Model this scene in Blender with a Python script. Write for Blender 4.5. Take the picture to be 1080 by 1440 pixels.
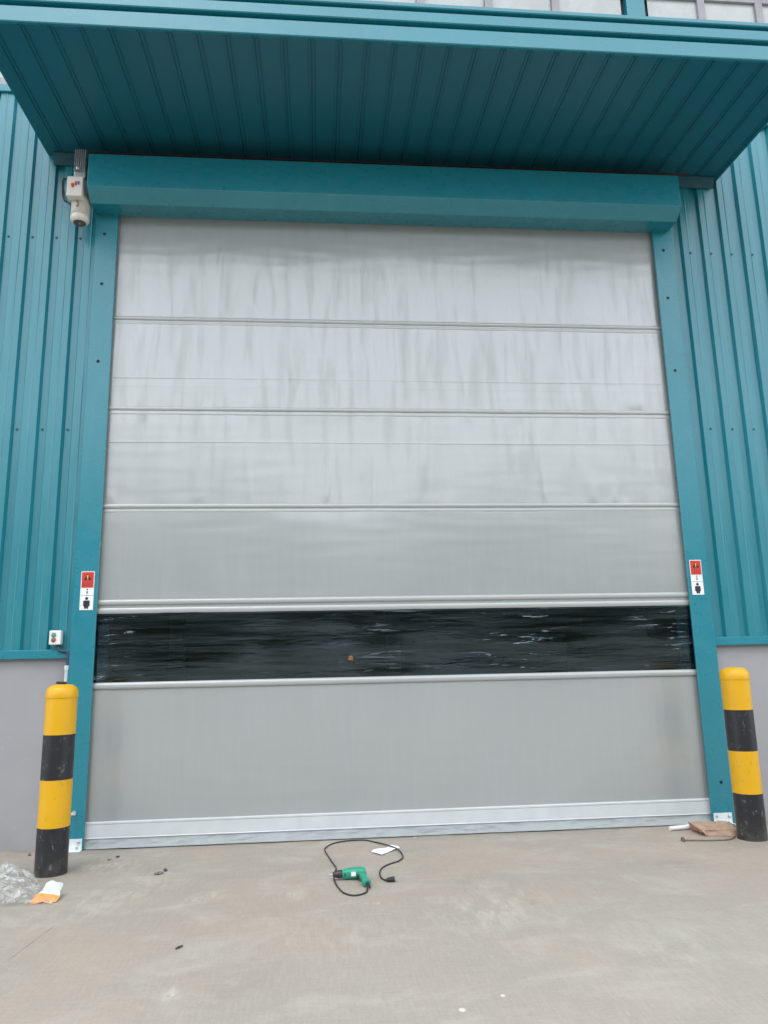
import bpy, bmesh, math, random
import numpy as np
from mathutils import Vector, Matrix, noise as mn

for o in list(bpy.data.objects):
    bpy.data.objects.remove(o)
S = bpy.context.scene
COL = S.collection
R = math.radians

# ------------------------------------------------------------ camera
cd = bpy.data.cameras.new('camera')
cam = bpy.data.objects.new('camera', cd)
COL.objects.link(cam)
cx = (0.99612743, -0.08536368, -0.02105185)     # right
cf = (0.08785483, 0.97572313, 0.20061381)       # forward
cu = (0.00341565, -0.20168644, 0.97944419)      # up
cam.matrix_world = Matrix(((cx[0], cu[0], -cf[0], -0.682),
                           (cx[1], cu[1], -cf[1], -6.037),
                           (cx[2], cu[2], -cf[2], 1.278), (0, 0, 0, 1)))
cd.sensor_fit = 'HORIZONTAL'
cd.sensor_width = 36
cd.lens = 35.0
cd.clip_start = .05
cd.clip_end = 2000
S.camera = cam

# ------------------------------------------------------------ world and sun
SUN_EL, SUN_AZ = R(58), R(205)     # azimuth clockwise from +Y: light comes from the camera side, a little left
w = bpy.data.worlds.new('World')
S.world = w
w.use_nodes = True
nt = w.node_tree
nt.nodes.clear()
wo = nt.nodes.new('ShaderNodeOutputWorld')
bg = nt.nodes.new('ShaderNodeBackground')
sky = nt.nodes.new('ShaderNodeTexSky')
sky.sky_type = 'NISHITA'
sky.sun_disc = False
sky.sun_elevation = SUN_EL
sky.sun_rotation = SUN_AZ
sky.air_density = 1.0
sky.dust_density = 3.0
mixw = nt.nodes.new('ShaderNodeMix')
mixw.data_type = 'RGBA'
mixw.inputs[0].default_value = .80
# overcast cloud layer: a little brighter overhead than at the horizon
tcw = nt.nodes.new('ShaderNodeTexCoord'); spw = nt.nodes.new('ShaderNodeSeparateXYZ')
nt.links.new(tcw.outputs['Generated'], spw.inputs[0])
mrw = nt.nodes.new('ShaderNodeMapRange'); mrw.inputs[3].default_value = .82; mrw.inputs[4].default_value = 1.0
nt.links.new(spw.outputs[2], mrw.inputs[0])
clw = nt.nodes.new('ShaderNodeVectorMath'); clw.operation = 'SCALE'; clw.inputs[0].default_value = (26.3, 27.8, 29.8)
nt.links.new(mrw.outputs[0], clw.inputs['Scale']); nt.links.new(clw.outputs[0], mixw.inputs[7])
nt.links.new(sky.outputs[0], mixw.inputs[6])
nt.links.new(mixw.outputs[2], bg.inputs[0])
bg.inputs[1].default_value = .115
nt.links.new(bg.outputs[0], wo.inputs[0])

sd = bpy.data.lights.new('sun', 'SUN')
sd.energy = .7
sd.angle = R(25)
sd.color = (1, .97, .93)
sun = bpy.data.objects.new('sun', sd)
COL.objects.link(sun)
dirv = Vector((math.sin(SUN_AZ) * math.cos(SUN_EL), math.cos(SUN_AZ) * math.cos(SUN_EL), math.sin(SUN_EL)))
sun.rotation_euler = dirv.to_track_quat('Z', 'Y').to_euler()
sun.location = (0, -10, 20)

S.view_settings.view_transform = 'Standard'
S.view_settings.look = 'None'
S.view_settings.exposure = -.06
S.view_settings.gamma = 1
S.view_settings.use_curve_mapping = False

# ------------------------------------------------------------ mesh helpers
class MB:
    def __init__(s):
        s.v = []; s.f = []; s.mi = []; s.cur = 0
    def add(s, vs, fs):
        b = len(s.v); s.v += [tuple(q) for q in vs]
        s.f += [tuple(b + i for i in f) for f in fs]; s.mi += [s.cur] * len(fs)
        return s
    def box(s, x0, x1, y0, y1, z0, z1):
        return s.add([(x0, y0, z0), (x1, y0, z0), (x1, y1, z0), (x0, y1, z0), (x0, y0, z1), (x1, y0, z1), (x1, y1, z1), (x0, y1, z1)],
                     [(3, 2, 1, 0), (4, 5, 6, 7), (0, 1, 5, 4), (1, 2, 6, 5), (2, 3, 7, 6), (3, 0, 4, 7)])
    def prism(s, prof, axis, a, b):
        # closed profile extruded along an axis: x -> (y,z) ; y -> (x,z) ; z -> (x,y)
        def P(p, t):
            return (t, p[0], p[1]) if axis == 'x' else (p[0], t, p[1]) if axis == 'y' else (p[0], p[1], t)
        n = len(prof)
        vs = [P(p, a) for p in prof] + [P(p, b) for p in prof]
        fs = [(i, (i + 1) % n, n + (i + 1) % n, n + i) for i in range(n)]
        fs += [tuple(range(n))[::-1], tuple(range(n, 2 * n))]
        return s.add(vs, fs)
    def lathe(s, prof, c=(0, 0, 0), ax='z', n=32, capb=True, capt=True):
        # prof: (radius, height)
        vs = []
        for r, h in prof:
            for k in range(n):
                a = 2 * math.pi * k / n
                p = (r * math.cos(a), r * math.sin(a), h)
                if ax == 'x': p = (p[2], p[0], p[1])
                if ax == 'y': p = (p[0], p[2], p[1])
                vs.append((p[0] + c[0], p[1] + c[1], p[2] + c[2]))
        fs = []
        for j in range(len(prof) - 1):
            for k in range(n):
                fs.append((j * n + k, j * n + (k + 1) % n, (j + 1) * n + (k + 1) % n, (j + 1) * n + k))
        if capb: fs.append(tuple(range(n))[::-1])
        if capt: fs.append(tuple((len(prof) - 1) * n + k for k in range(n)))
        return s.add(vs, fs)
    def tube(s, pts, r, n=8):
        pts = [Vector(p) for p in pts]; m = len(pts)
        rs = r if isinstance(r, (list, tuple)) else [r] * m
        vs = []; up = Vector((0, 0, 1))
        for i, p in enumerate(pts):
            t = (pts[min(i + 1, m - 1)] - pts[max(i - 1, 0)]).normalized()
            u = up if abs(t.dot(up)) < .95 else Vector((1, 0, 0))
            a = t.cross(u).normalized(); b = t.cross(a).normalized()
            for k in range(n):
                q = 2 * math.pi * k / n
                vs.append(p + a * math.cos(q) * rs[i] + b * math.sin(q) * rs[i])
        fs = [(i * n + k, i * n + (k + 1) % n, (i + 1) * n + (k + 1) % n, (i + 1) * n + k) for i in range(m - 1) for k in range(n)]
        fs += [tuple(range(n))[::-1], tuple((m - 1) * n + k for k in range(n))]
        return s.add(vs, fs)
    def grid(s, fn, nu, nv):
        vs = [fn(i / nu, j / nv) for j in range(nv + 1) for i in range(nu + 1)]
        fs = [(j * (nu + 1) + i, j * (nu + 1) + i + 1, (j + 1) * (nu + 1) + i + 1, (j + 1) * (nu + 1) + i) for j in range(nv) for i in range(nu)]
        return s.add(vs, fs)
    def mesh(s, name, smooth=False):
        me = bpy.data.meshes.new(name)
        me.from_pydata(s.v, [], s.f)
        for p, i in zip(me.polygons, s.mi):
            p.material_index = i
        bm = bmesh.new(); bm.from_mesh(me)
        bmesh.ops.recalc_face_normals(bm, faces=bm.faces)
        bm.to_mesh(me); bm.free()
        if smooth:
            me.polygons.foreach_set('use_smooth', [True] * len(me.polygons))
            try: me.set_sharp_from_angle(angle=R(38))
            except Exception: pass
        return me
    def build(s, name, mat, parent=None, smooth=False, bevel=0, loc=None, rot=None):
        me = s.mesh(name, smooth)
        for m in (mat if isinstance(mat, (list, tuple)) else [mat]):
            me.materials.append(m)
        return link(name, me, parent, bevel, loc, rot)

def link(name, me, parent=None, bevel=0, loc=None, rot=None):
    o = bpy.data.objects.new(name, me)
    COL.objects.link(o)
    if parent: o.parent = parent
    if loc: o.location = loc
    if rot: o.rotation_euler = rot
    if bevel:
        b = o.modifiers.new('bevel', 'BEVEL'); b.width = bevel; b.segments = 2; b.limit_method = 'ANGLE'; b.angle_limit = R(35)
    return o

def tag(o, label, cat, group=None, kind=None):
    if label: o['label'] = label
    if cat: o['category'] = cat
    if group: o['group'] = group
    if kind: o['kind'] = kind
    return o

def thing(name, label, cat, loc=(0, 0, 0), rz=0, group=None):
    o = bpy.data.objects.new(name, None)
    COL.objects.link(o)
    o.location = loc; o.rotation_euler = (0, 0, rz)
    o.empty_display_size = .1
    return tag(o, label, cat, group)

def copy_tree(o, parent=None):
    c = o.copy(); COL.objects.link(c); c.parent = parent
    for ch in list(o.children):
        copy_tree(ch, c)
    return c

def spline(pts, n=10):
    P = [Vector(p) for p in pts]; P = [P[0] * 2 - P[1]] + P + [P[-1] * 2 - P[-2]]
    out = []
    for i in range(1, len(P) - 2):
        for k in range(n):
            t = k / n
            out.append(.5 * ((2 * P[i]) + (P[i + 1] - P[i - 1]) * t + (2 * P[i - 1] - 5 * P[i] + 4 * P[i + 1] - P[i + 2]) * t * t + (3 * P[i] - P[i - 1] - 3 * P[i + 1] + P[i + 2]) * t ** 3))
    out.append(P[-2])
    return out

# ------------------------------------------------------------ material helpers
class NT:
    def __init__(s, name):
        s.m = bpy.data.materials.new(name); s.m.use_nodes = True
        s.t = s.m.node_tree; s.b = s.t.nodes['Principled BSDF']; s.out = s.t.nodes['Material Output']
        s.tc = s.t.nodes.new('ShaderNodeTexCoord')
        g = s.t.nodes.new('ShaderNodeNewGeometry'); s.pos = g.outputs['Position']
    def n(s, typ, **kw):
        nd = s.t.nodes.new(typ)
        for k, v in kw.items(): setattr(nd, k, v)
        return nd
    def put(s, a, b):
        if hasattr(a, 'links') or hasattr(a, 'is_linked'): s.t.links.new(a, b)
        else: b.default_value = a
    def noise(s, scale=5, detail=4, rough=.55, sc=(1, 1, 1), off=(0, 0, 0), vec=None, dist=0):
        mp = s.n('ShaderNodeMapping'); mp.inputs['Scale'].default_value = sc; mp.inputs['Location'].default_value = off
        s.t.links.new(vec or s.pos, mp.inputs[0])
        nn = s.n('ShaderNodeTexNoise'); nn.inputs['Scale'].default_value = scale; nn.inputs['Detail'].default_value = detail
        nn.inputs['Roughness'].default_value = rough; nn.inputs['Distortion'].default_value = dist
        s.t.links.new(mp.outputs[0], nn.inputs['Vector'])
        return nn.outputs[0]
    def ramp(s, f, a, b, lo=0., hi=1.):
        r = s.n('ShaderNodeMapRange'); r.inputs[1].default_value = a; r.inputs[2].default_value = b
        r.inputs[3].default_value = lo; r.inputs[4].default_value = hi
        s.t.links.new(f, r.inputs[0]); return r.outputs[0]
    def math(s, op, a, b=0.):
        m = s.n('ShaderNodeMath', operation=op); s.put(a, m.inputs[0]); s.put(b, m.inputs[1]); return m.outputs[0]
    def mix(s, f, a, b, bt='MIX'):
        m = s.n('ShaderNodeMix', data_type='RGBA', blend_type=bt)
        s.put(f, m.inputs[0])
        s.put(a if not isinstance(a, tuple) else (*a, 1)[:4], m.inputs[6]); s.put(b if not isinstance(b, tuple) else (*b, 1)[:4], m.inputs[7])
        return m.outputs[2]
    def spot(s, c, r, soft=1., rot=0):
        # soft elliptical mask on the ground around c, radii r
        mp = s.n('ShaderNodeMapping', vector_type='TEXTURE'); mp.inputs['Location'].default_value = (c[0], c[1], 0)
        mp.inputs['Rotation'].default_value = (0, 0, rot); mp.inputs['Scale'].default_value = (r[0], r[1], 1000)
        s.t.links.new(s.pos, mp.inputs[0])
        v = s.n('ShaderNodeVectorMath', operation='LENGTH'); s.t.links.new(mp.outputs[0], v.inputs[0])
        return s.ramp(v.outputs['Value'], 1 + soft * .2, 1 - soft * .8)
    def bump(s, h, strength=.3, dist=.01, prev=None):
        b = s.n('ShaderNodeBump'); b.inputs['Strength'].default_value = strength; b.inputs['Distance'].default_value = dist
        s.t.links.new(h, b.inputs['Height'])
        if prev: s.t.links.new(prev, b.inputs['Normal'])
        return b.outputs[0]
    def set(s, **kw):
        for k, v in kw.items():
            i = s.b.inputs[{'color': 'Base Color', 'rough': 'Roughness', 'metal': 'Metallic', 'ior': 'IOR', 'normal': 'Normal', 'coat': 'Coat Weight', 'coat_r': 'Coat Roughness', 'spec': 'Specular IOR Level', 'alpha': 'Alpha', 'emit': 'Emission Color', 'es': 'Emission Strength', 'trans': 'Transmission Weight', 'sub': 'Subsurface Weight'}[k]]
            if isinstance(v, tuple) and len(v) == 3: v = (*v, 1)
            s.put(v, i)
        return s.m

def simple(name, col, rough=.5, metal=0., var=.12, nscale=8, bump=0., ior=1.5, coat=0.):
    t = NT(name)
    f = t.noise(nscale, 4)
    c = t.mix(t.ramp(f, .3, .7), tuple(x * (1 - var) for x in col), tuple(min(1, x * (1 + var)) for x in col))
    t.set(color=c, rough=t.ramp(t.noise(nscale * 2.3, 3), .3, .7, rough * .85, min(1, rough * 1.15)), metal=metal, ior=ior, coat=coat)
    if bump: t.set(normal=t.bump(t.noise(nscale * 6, 4), bump, .004))
    return t.m

# teal coil-coated sheet
t = NT('teal_sheet')
dirt = t.ramp(t.noise(3.0, 5, sc=(6, 6, .35)), .5, .8)
big = t.ramp(t.noise(.7, 3), .3, .7)
c = t.mix(big, (.008, .180, .232), (.013, .20, .255))
c = t.mix(t.math('MULTIPLY', dirt, .10), c, (.16, .26, .28))
b = t.bump(t.noise(1.3, 3, sc=(3, 3, .8)), .35, .012)
b = t.bump(t.noise(260, 2), .06, .001, b)
TEAL = t.set(color=c, rough=t.ramp(t.noise(5, 4, sc=(3, 3, .5)), .3, .7, .26, .38), ior=1.68, normal=b)
t = NT('teal_painted_steel')
c = t.mix(t.ramp(t.noise(1.2, 4), .3, .7), (.006, .180, .235), (.009, .20, .26))
c = t.mix(t.ramp(t.noise(3, 6, .7, sc=(5, 1, .25)), .55, .85, 0, .16), c, (.2, .3, .32))
TEALP = t.set(color=c, rough=t.ramp(t.noise(9, 4), .3, .7, .24, .34), ior=1.66, normal=t.bump(t.noise(1.3, 3, sc=(1, 1, .6)), .30, .016))
t = NT('teal_soffit_sheet_shaded')  # sheet teal with the shade under the canopy put into its colour
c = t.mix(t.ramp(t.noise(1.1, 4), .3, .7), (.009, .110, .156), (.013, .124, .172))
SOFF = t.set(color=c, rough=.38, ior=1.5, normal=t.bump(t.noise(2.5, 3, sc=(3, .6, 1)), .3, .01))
TEALD = simple('dark_teal_matt_steel', (.012, .075, .10), .8)
RUST = simple('red_oxide_primed_steel', (.06, .03, .028), .7, var=.35, nscale=14)

# PVC-coated curtain fabric: satin base, skin gloss and colour streaked vertically in place of crease sheen
def fabric(name, col, rough, weave=1., coat=1.):
    t = NT(name)
    n1 = t.ramp(t.noise(1.3, 4, sc=(1, 1, .6)), .3, .7)
    c = t.mix(n1, tuple(x * .97 for x in col), tuple(x * 1.03 for x in col))
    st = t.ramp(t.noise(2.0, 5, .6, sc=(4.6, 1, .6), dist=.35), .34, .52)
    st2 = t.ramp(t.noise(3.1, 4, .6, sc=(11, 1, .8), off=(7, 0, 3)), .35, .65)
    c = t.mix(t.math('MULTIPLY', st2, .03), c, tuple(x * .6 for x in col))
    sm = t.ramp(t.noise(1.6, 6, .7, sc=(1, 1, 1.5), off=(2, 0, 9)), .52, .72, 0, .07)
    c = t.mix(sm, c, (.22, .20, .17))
    b = t.bump(t.noise(3.0, 4, .55, sc=(.2, 1, 8)), .10 * weave, .005)
    b = t.bump(t.noise(2.4, 4, .6, sc=(5, 1, .5), off=(3, 0, 1), dist=.3), .16 * weave, .010, b)
    b = t.bump(t.noise(8, 5, .7, sc=(2.6, 1, .9), off=(6, 0, 2), dist=1.2), .11 * weave, .005, b)
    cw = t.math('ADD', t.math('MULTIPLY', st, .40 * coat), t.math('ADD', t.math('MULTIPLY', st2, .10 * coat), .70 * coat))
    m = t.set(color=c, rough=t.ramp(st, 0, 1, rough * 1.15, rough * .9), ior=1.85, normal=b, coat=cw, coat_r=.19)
    t.b.inputs['Coat IOR'].default_value = 1.9
    return m
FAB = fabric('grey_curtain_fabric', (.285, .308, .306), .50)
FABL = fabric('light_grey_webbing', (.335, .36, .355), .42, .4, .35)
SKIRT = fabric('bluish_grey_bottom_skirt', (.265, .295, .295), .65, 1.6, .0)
ALU = simple('pale_aluminium', (.54, .57, .58), .45, metal=.0, var=.05)
GALV = simple('galvanised_steel', (.55, .57, .58), .38, metal=.8, var=.15, nscale=30)

# clear PVC window film: see-through, glossy, scuffed, with wrinkle highlights painted in
t = NT('clear_scuffed_film_painted_glints')
t.t.nodes.remove(t.b)
tr = t.n('ShaderNodeBsdfTransparent'); tr.inputs[0].default_value = (.24, .33, .38, 1)
gl = t.n('ShaderNodeBsdfGlossy'); gl.inputs['Roughness'].default_value = .06; gl.inputs[0].default_value = (.66, .92, 1, 1)
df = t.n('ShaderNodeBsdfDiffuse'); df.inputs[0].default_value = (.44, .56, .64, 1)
b = t.bump(t.noise(2.2, 4, .65, sc=(.5, 1, 4), dist=.4), .16, .015)
b = t.bump(t.noise(9, 3, .6, sc=(.4, 1, 5), dist=1.0), .16, .004, b)
t.t.links.new(b, gl.inputs['Normal'])
fr = t.n('ShaderNodeFresnel'); fr.inputs[0].default_value = 1.45; t.t.links.new(b, fr.inputs['Normal'])
m1 = t.n('ShaderNodeMixShader'); t.t.links.new(t.math('MULTIPLY', fr.outputs[0], 2.1), m1.inputs[0])
t.t.links.new(tr.outputs[0], m1.inputs[1]); t.t.links.new(gl.outputs[0], m1.inputs[2])
def xmask(cx_, r):  # places along the window where scuffs and wrinkle highlights are painted white
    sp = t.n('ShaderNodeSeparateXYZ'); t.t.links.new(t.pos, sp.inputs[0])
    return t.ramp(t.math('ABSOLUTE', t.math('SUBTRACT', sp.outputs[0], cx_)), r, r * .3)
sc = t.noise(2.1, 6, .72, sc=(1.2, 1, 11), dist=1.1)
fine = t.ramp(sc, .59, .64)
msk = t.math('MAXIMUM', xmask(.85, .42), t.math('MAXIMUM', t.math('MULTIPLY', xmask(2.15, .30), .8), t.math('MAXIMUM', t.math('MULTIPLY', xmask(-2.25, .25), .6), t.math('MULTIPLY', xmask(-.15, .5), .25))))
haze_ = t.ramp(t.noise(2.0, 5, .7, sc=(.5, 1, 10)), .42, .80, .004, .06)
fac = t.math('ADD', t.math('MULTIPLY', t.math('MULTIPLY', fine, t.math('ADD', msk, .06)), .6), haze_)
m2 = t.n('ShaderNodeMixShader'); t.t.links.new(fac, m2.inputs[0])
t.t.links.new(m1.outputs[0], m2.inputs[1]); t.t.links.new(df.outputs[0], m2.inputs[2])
t.t.links.new(m2.outputs[0], t.out.inputs[0])
FILM = t.m

BLACKR = simple('black_rubber', (.018, .018, .02), .6)
DARKH = simple('dark_hole', (.006, .012, .018), .9, var=0)
BEIGE = simple('beige_motor_paint', (.50, .47, .41), .45, var=.06, nscale=12)
BEIGE2 = simple('pale_cream_plastic', (.68, .66, .60), .4, var=.05)
WHITEP = simple('white_plastic', (.74, .75, .74), .4, var=.05)
WHITEM = simple('white_metal_plate', (.70, .74, .76), .35, var=.08, nscale=20)
REDP = simple('red_print', (.56, .035, .022), .35, var=.08, nscale=30)
YELP = simple('yellow_print', (.8, .5, .05), .4)
PRINTK = simple('black_print', (.02, .018, .03), .4)
PRINTF = simple('faded_red_print', (.40, .05, .035), .4)
BLUEP = simple('blue_print', (.05, .14, .4), .4)
GREENB = simple('green_button', (.10, .34, .22), .4)
REDB = simple('dull_red_button', (.30, .12, .09), .4)
CABLE = simple('dark_rubber_cable', (.022, .022, .02), .55)
CABLEB = simple('navy_conduit_sleeve', (.02, .045, .09), .5)
PIPE = simple('grey_white_conduit', (.55, .58, .60), .4)
GREEN = simple('drill_green_plastic', (.012, .27, .17), .38, var=.15, nscale=40)
GUNM = simple('drill_dark_metal', (.055, .05, .055), .42, metal=.5, var=.3, nscale=60)
PAPER = simple('white_paper', (.80, .80, .84), .8, var=.03)
ORANGE = simple('orange_card', (.75, .30, .09), .6, var=.12, nscale=30)
MINT = simple('pale_green_card', (.55, .66, .55), .6, var=.12, nscale=40)
CARD = simple('brown_cardboard', (.40, .275, .19), .75, var=.2, nscale=25, bump=.3)
CARD2 = simple('reddish_brown_cardboard', (.30, .14, .10), .7, var=.2, nscale=25)
WOOD = simple('brown_stick', (.16, .11, .08), .7, var=.3, nscale=50)
DEBR = simple('grey_brown_grit', (.17, .155, .135), .85, var=.35, nscale=70)
DEBK = simple('dark_chip', (.07, .06, .05), .8, var=.35, nscale=70)

def paint(name, col, dirtc, a, rough):
    t = NT(name)
    c = t.mix(t.ramp(t.noise(2.5, 4), .3, .7), tuple(x * .93 for x in col), tuple(min(1, x * 1.05) for x in col))
    c = t.mix(t.ramp(t.noise(14, 6, .7, sc=(1, 1, .5)), .62, .80, 0, a), c, dirtc)
    zz = t.n('ShaderNodeSeparateXYZ'); t.t.links.new(t.pos, zz.inputs[0])
    lowz = t.ramp(zz.outputs[2], 1.1, .0, .25, 1.)
    sp_ = t.math('MULTIPLY', t.ramp(t.noise(30, 4, .7, sc=(1, 1, .7)), .60, .66, 0, .85), lowz)
    dust = t.math('MULTIPLY', t.ramp(zz.outputs[2], .16, .0), t.ramp(t.noise(13, 5, .7), .35, .7, .0, .28))
    c = t.mix(dust, c, (.22, .20, .17))
    c = t.mix(sp_, c, dirtc)
    return t.set(color=c, rough=t.ramp(t.noise(11, 5), .3, .7, rough * .8, rough * 1.25), ior=1.5, normal=t.bump(t.noise(30, 4), .15, .003))
YEL = paint('yellow_bollard_paint', (.66, .355, .001), (.42, .26, .03), .25, .42)
BLK = paint('black_bollard_paint', (.012, .013, .017), (.16, .15, .14), .16, .36)

t = NT('grey_plinth_render')
c = t.mix(t.ramp(t.noise(1.3, 5), .3, .7), (.285, .287, .298), (.32, .322, .333))
zsep = t.n('ShaderNodeSeparateXYZ'); t.t.links.new(t.pos, zsep.inputs[0])
low = t.math('MULTIPLY', t.ramp(zsep.outputs[2], .22, 0), t.ramp(t.noise(6, 5), .35, .65))
c = t.mix(t.math('MULTIPLY', low, .6), c, (.26, .24, .22))
c = t.mix(t.ramp(t.noise(9, 6, .7), .62, .75, 0, .25), c, (.46, .46, .47))
PLINTH = t.set(color=c, rough=.75, normal=t.bump(t.noise(45, 5), .25, .004))

t = NT('milky_window_pane')
c = t.mix(t.ramp(t.noise(2.2, 5, sc=(1, 1, .6)), .3, .7), (.36, .385, .37), (.47, .49, .48))
c = t.mix(t.ramp(t.noise(5, 6, .7), .50, .8, 0, .5), c, (.58, .58, .59))
PANE = t.set(color=c, rough=.22, normal=t.bump(t.noise(2, 2), .2, .01))
MULL = simple('grey_window_frame', (.30, .29, .31), .5)
INT = simple('dark_interior_wall', (.05, .06, .065), .8)

# concrete yard
t = NT('worn_concrete')
n1 = t.ramp(t.noise(.75, 6, .65, dist=.4), .38, .62)
n2 = t.ramp(t.noise(2.1, 6, .65, off=(4, 2, 0)), .3, .7)
c = t.mix(n1, (0.338, 0.304, 0.250), (0.389, 0.306, 0.243))
c = t.mix(t.math('MULTIPLY', n2, .7), c, (0.275, 0.260, 0.223))
gs = t.math('MULTIPLY', t.spot((.9, -3.2), (2.2, 1.9), 2.), t.ramp(t.noise(1.1, 4), .3, .6, .4, 1))
c = t.mix(t.math('MULTIPLY', gs, .65), c, (0.321, 0.313, 0.272))
ps = t.math('MAXIMUM', t.spot((2.6, -1.2), (1.5, 1.0), 1.5), t.spot((-.9, -1.9), (.9, 1.1), 1.5))
c = t.mix(t.math('MULTIPLY', ps, .4), c, (0.379, 0.286, 0.232))
# broom and trowel marks
br = t.noise(9, 4, .6, sc=(9, .8, 1), dist=.3)
c = t.mix(t.ramp(br, .42, .75, 0, .32), c, (0.434, 0.407, 0.350))
mp = t.noise(6, 4, .7, sc=(1, 7, 1), off=(1, 5, 0), dist=.5)
c = t.mix(t.ramp(mp, .50, .75, 0, .28), c, (0.237, 0.209, 0.169))
c = t.mix(t.ramp(t.noise(70, 4, .7), .35, .65, 0, .30), c, (0.221, 0.198, 0.162))
c = t.mix(t.ramp(t.noise(210, 2, .5), .60, .75, 0, .35), c, (.16, .14, .12))
c = t.mix(t.ramp(t.noise(160, 2, .5, off=(9, 3, 0)), .62, .75, 0, .3), c, (.42, .40, .36))
# pale scuffs with a shape of their own
scr = t.ramp(t.noise(5.5, 6, .75, sc=(2.4, .8, 1), dist=.5), .47, .62)
for (x, y, rx, ry, a, ro) in [(.30, -1.72, .30, .34, .5, 0), (.12, -2.0, .26, .45, .35, .3), (-1.27, -2.66, .04, .13, .8, .25), (-1.35, -1.35, .10, .22, .6, -.8),
                              (-.85, -1.35, .2, .15, .5, 0), (.9, -2.5, .45, .3, .3, .4), (-1.9, -1.3, .30, .7, .4, -.5), (-2.1, -.5, .35, .25, .6, 0), (-.6, -2.1, .5, .5, .25, .3), (-.36, -1.62, .10, .03, .9, 0)]:
    c = t.mix(t.math('MULTIPLY', t.math('MULTIPLY', t.spot((x, y), (rx, ry), 1.3, ro), scr), a), c, (0.524, 0.469, 0.383))
for (x, y, r) in [(-.148, -2.942, .014), (.032, -2.842, .010)]:
    c = t.mix(t.math('MULTIPLY', t.spot((x, y), (r, r * 1.3), .4), .9), c, (0.634, 0.579, 0.482))
for (x, y, rx, ry, a) in [(.47, -1.72, .035, .10, .5), (1.55, -1.1, .3, .12, .25), (-1.0, -2.6, .25, .4, .18), (2.35, -.7, .35, .2, .45), (-2.3, -.75, .3, .2, .35), (.2, -1.35, .12, .15, .2)]:
    c = t.mix(t.math('MULTIPLY', t.math('MULTIPLY', t.spot((x, y), (rx, ry), 1.6), t.ramp(t.noise(7, 5, .7), .35, .6)), a), c, (0.150, 0.124, 0.096))
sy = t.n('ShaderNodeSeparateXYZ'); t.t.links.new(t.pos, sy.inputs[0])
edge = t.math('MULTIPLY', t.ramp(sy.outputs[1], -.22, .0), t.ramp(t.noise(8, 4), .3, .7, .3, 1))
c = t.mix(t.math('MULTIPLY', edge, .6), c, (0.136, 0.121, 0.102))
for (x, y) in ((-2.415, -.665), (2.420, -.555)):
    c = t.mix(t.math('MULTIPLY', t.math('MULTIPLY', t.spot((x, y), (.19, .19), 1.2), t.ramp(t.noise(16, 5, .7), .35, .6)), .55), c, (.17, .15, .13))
pl_ = t.ramp(t.noise(1.7, 7, .72, sc=(1, 1.6, 1), off=(8, 1, 0), dist=.8), .50, .72, 0, .38)
c = t.mix(pl_, c, (.47, .455, .41))
# long scratch
ln = t.math('MULTIPLY', t.spot((-2.068, -1.96), (.006, .50), .5, -.113), t.ramp(t.noise(9, 4), .4, .6))
c = t.mix(t.math('MULTIPLY', ln, .5), c, (0.116, 0.092, 0.074))
b = t.bump(t.noise(120, 5, .7), .22, .003)
b = t.bump(br, .12, .006, b)
b = t.bump(t.noise(2, 4), .2, .01, b)
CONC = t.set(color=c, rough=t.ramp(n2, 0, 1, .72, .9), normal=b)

# ------------------------------------------------------------ ground
g = MB()
g.box(-150, 150, -160, 60, -.3, 0)
tag(g.build('concrete_yard', CONC), 'pale worn concrete yard in front of the door', 'ground', kind='structure')

# ------------------------------------------------------------ warehouse
wh = thing('warehouse', 'teal corrugated metal warehouse wall with grey plinth and high window band', 'building')

RH = .030
def sheet_profile(flip):
    # 0.2 m pitch: narrow valley, raised flat rib; four ribs to a sheet. x from 0 to 0.8
    pts = []
    for k in range(4):
        x = k * .2
        pts += [(x, .0), (x + .053, .0), (x + .068, -RH), (x + .118, -RH - .001), (x + .122, -RH - .0035), (x + .130, -RH - .0035), (x + .134, -RH - .001), (x + .185, -RH)]
    pts.append((.8, .0))
    if flip: pts = [(.8 - x, y) for x, y in pts][::-1]
    return pts
def sheet_mesh(z0, z1, flip):
    prof = sheet_profile(flip)
    m = MB()
    nz = 12
    rnd = random.Random(3)
    rows = []
    for j in range(nz + 1):
        z = z0 + (z1 - z0) * j / nz
        rows.append([(x, y + .0012 * math.sin(j * 1.7 + i * .9), z) for i, (x, y) in enumerate(prof)])
    n = len(prof)
    m.add([p for r_ in rows for p in r_], [(j * n + i, j * n + i + 1, (j + 1) * n + i + 1, (j + 1) * n + i) for j in range(nz) for i in range(n - 1)])
    # turned edge so the sheet has thickness
    m.add([(prof[i][0], prof[i][1], z0) for i in range(n)] + [(prof[i][0], .028, z0) for i in range(n)], [(i, i + 1, n + i + 1, n + i) for i in range(n - 1)])
    me = m.mesh('cladding_sheet', False); me.materials.append(TEAL)
    return me
YW = .036      # valley plane of the cladding
sl = sheet_mesh(1.44, 6.36, False)
sr = sheet_mesh(1.44, 6.36, True)
SM = MB(); SM.lathe([(.011, 0), (.011, .003), (.0065, .0035), (.0065, .009), (.004, .0105)], ax='y', n=10)
for i_, v_ in enumerate(SM.v): SM.v[i_] = (v_[0], -v_[1], v_[2])
screw_me = SM.mesh('screw'); screw_me.materials.append(simple('dark_screw_head', (.02, .12, .15), .5))
def screws(parent, x0, flip, zs):
    for z in zs:
        for k in range(4):
            xs = k * .2 + .024
            if flip: xs = .8 - k * .2 - .12; yo = -RH - .003
            else: yo = -.0005
            link('screw', screw_me, parent, loc=(xs, yo, z))
XL = -2.57
bmx = bmesh.new(); bmx.from_mesh(sl)      # narrow cut sheet that runs in behind the left post
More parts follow.
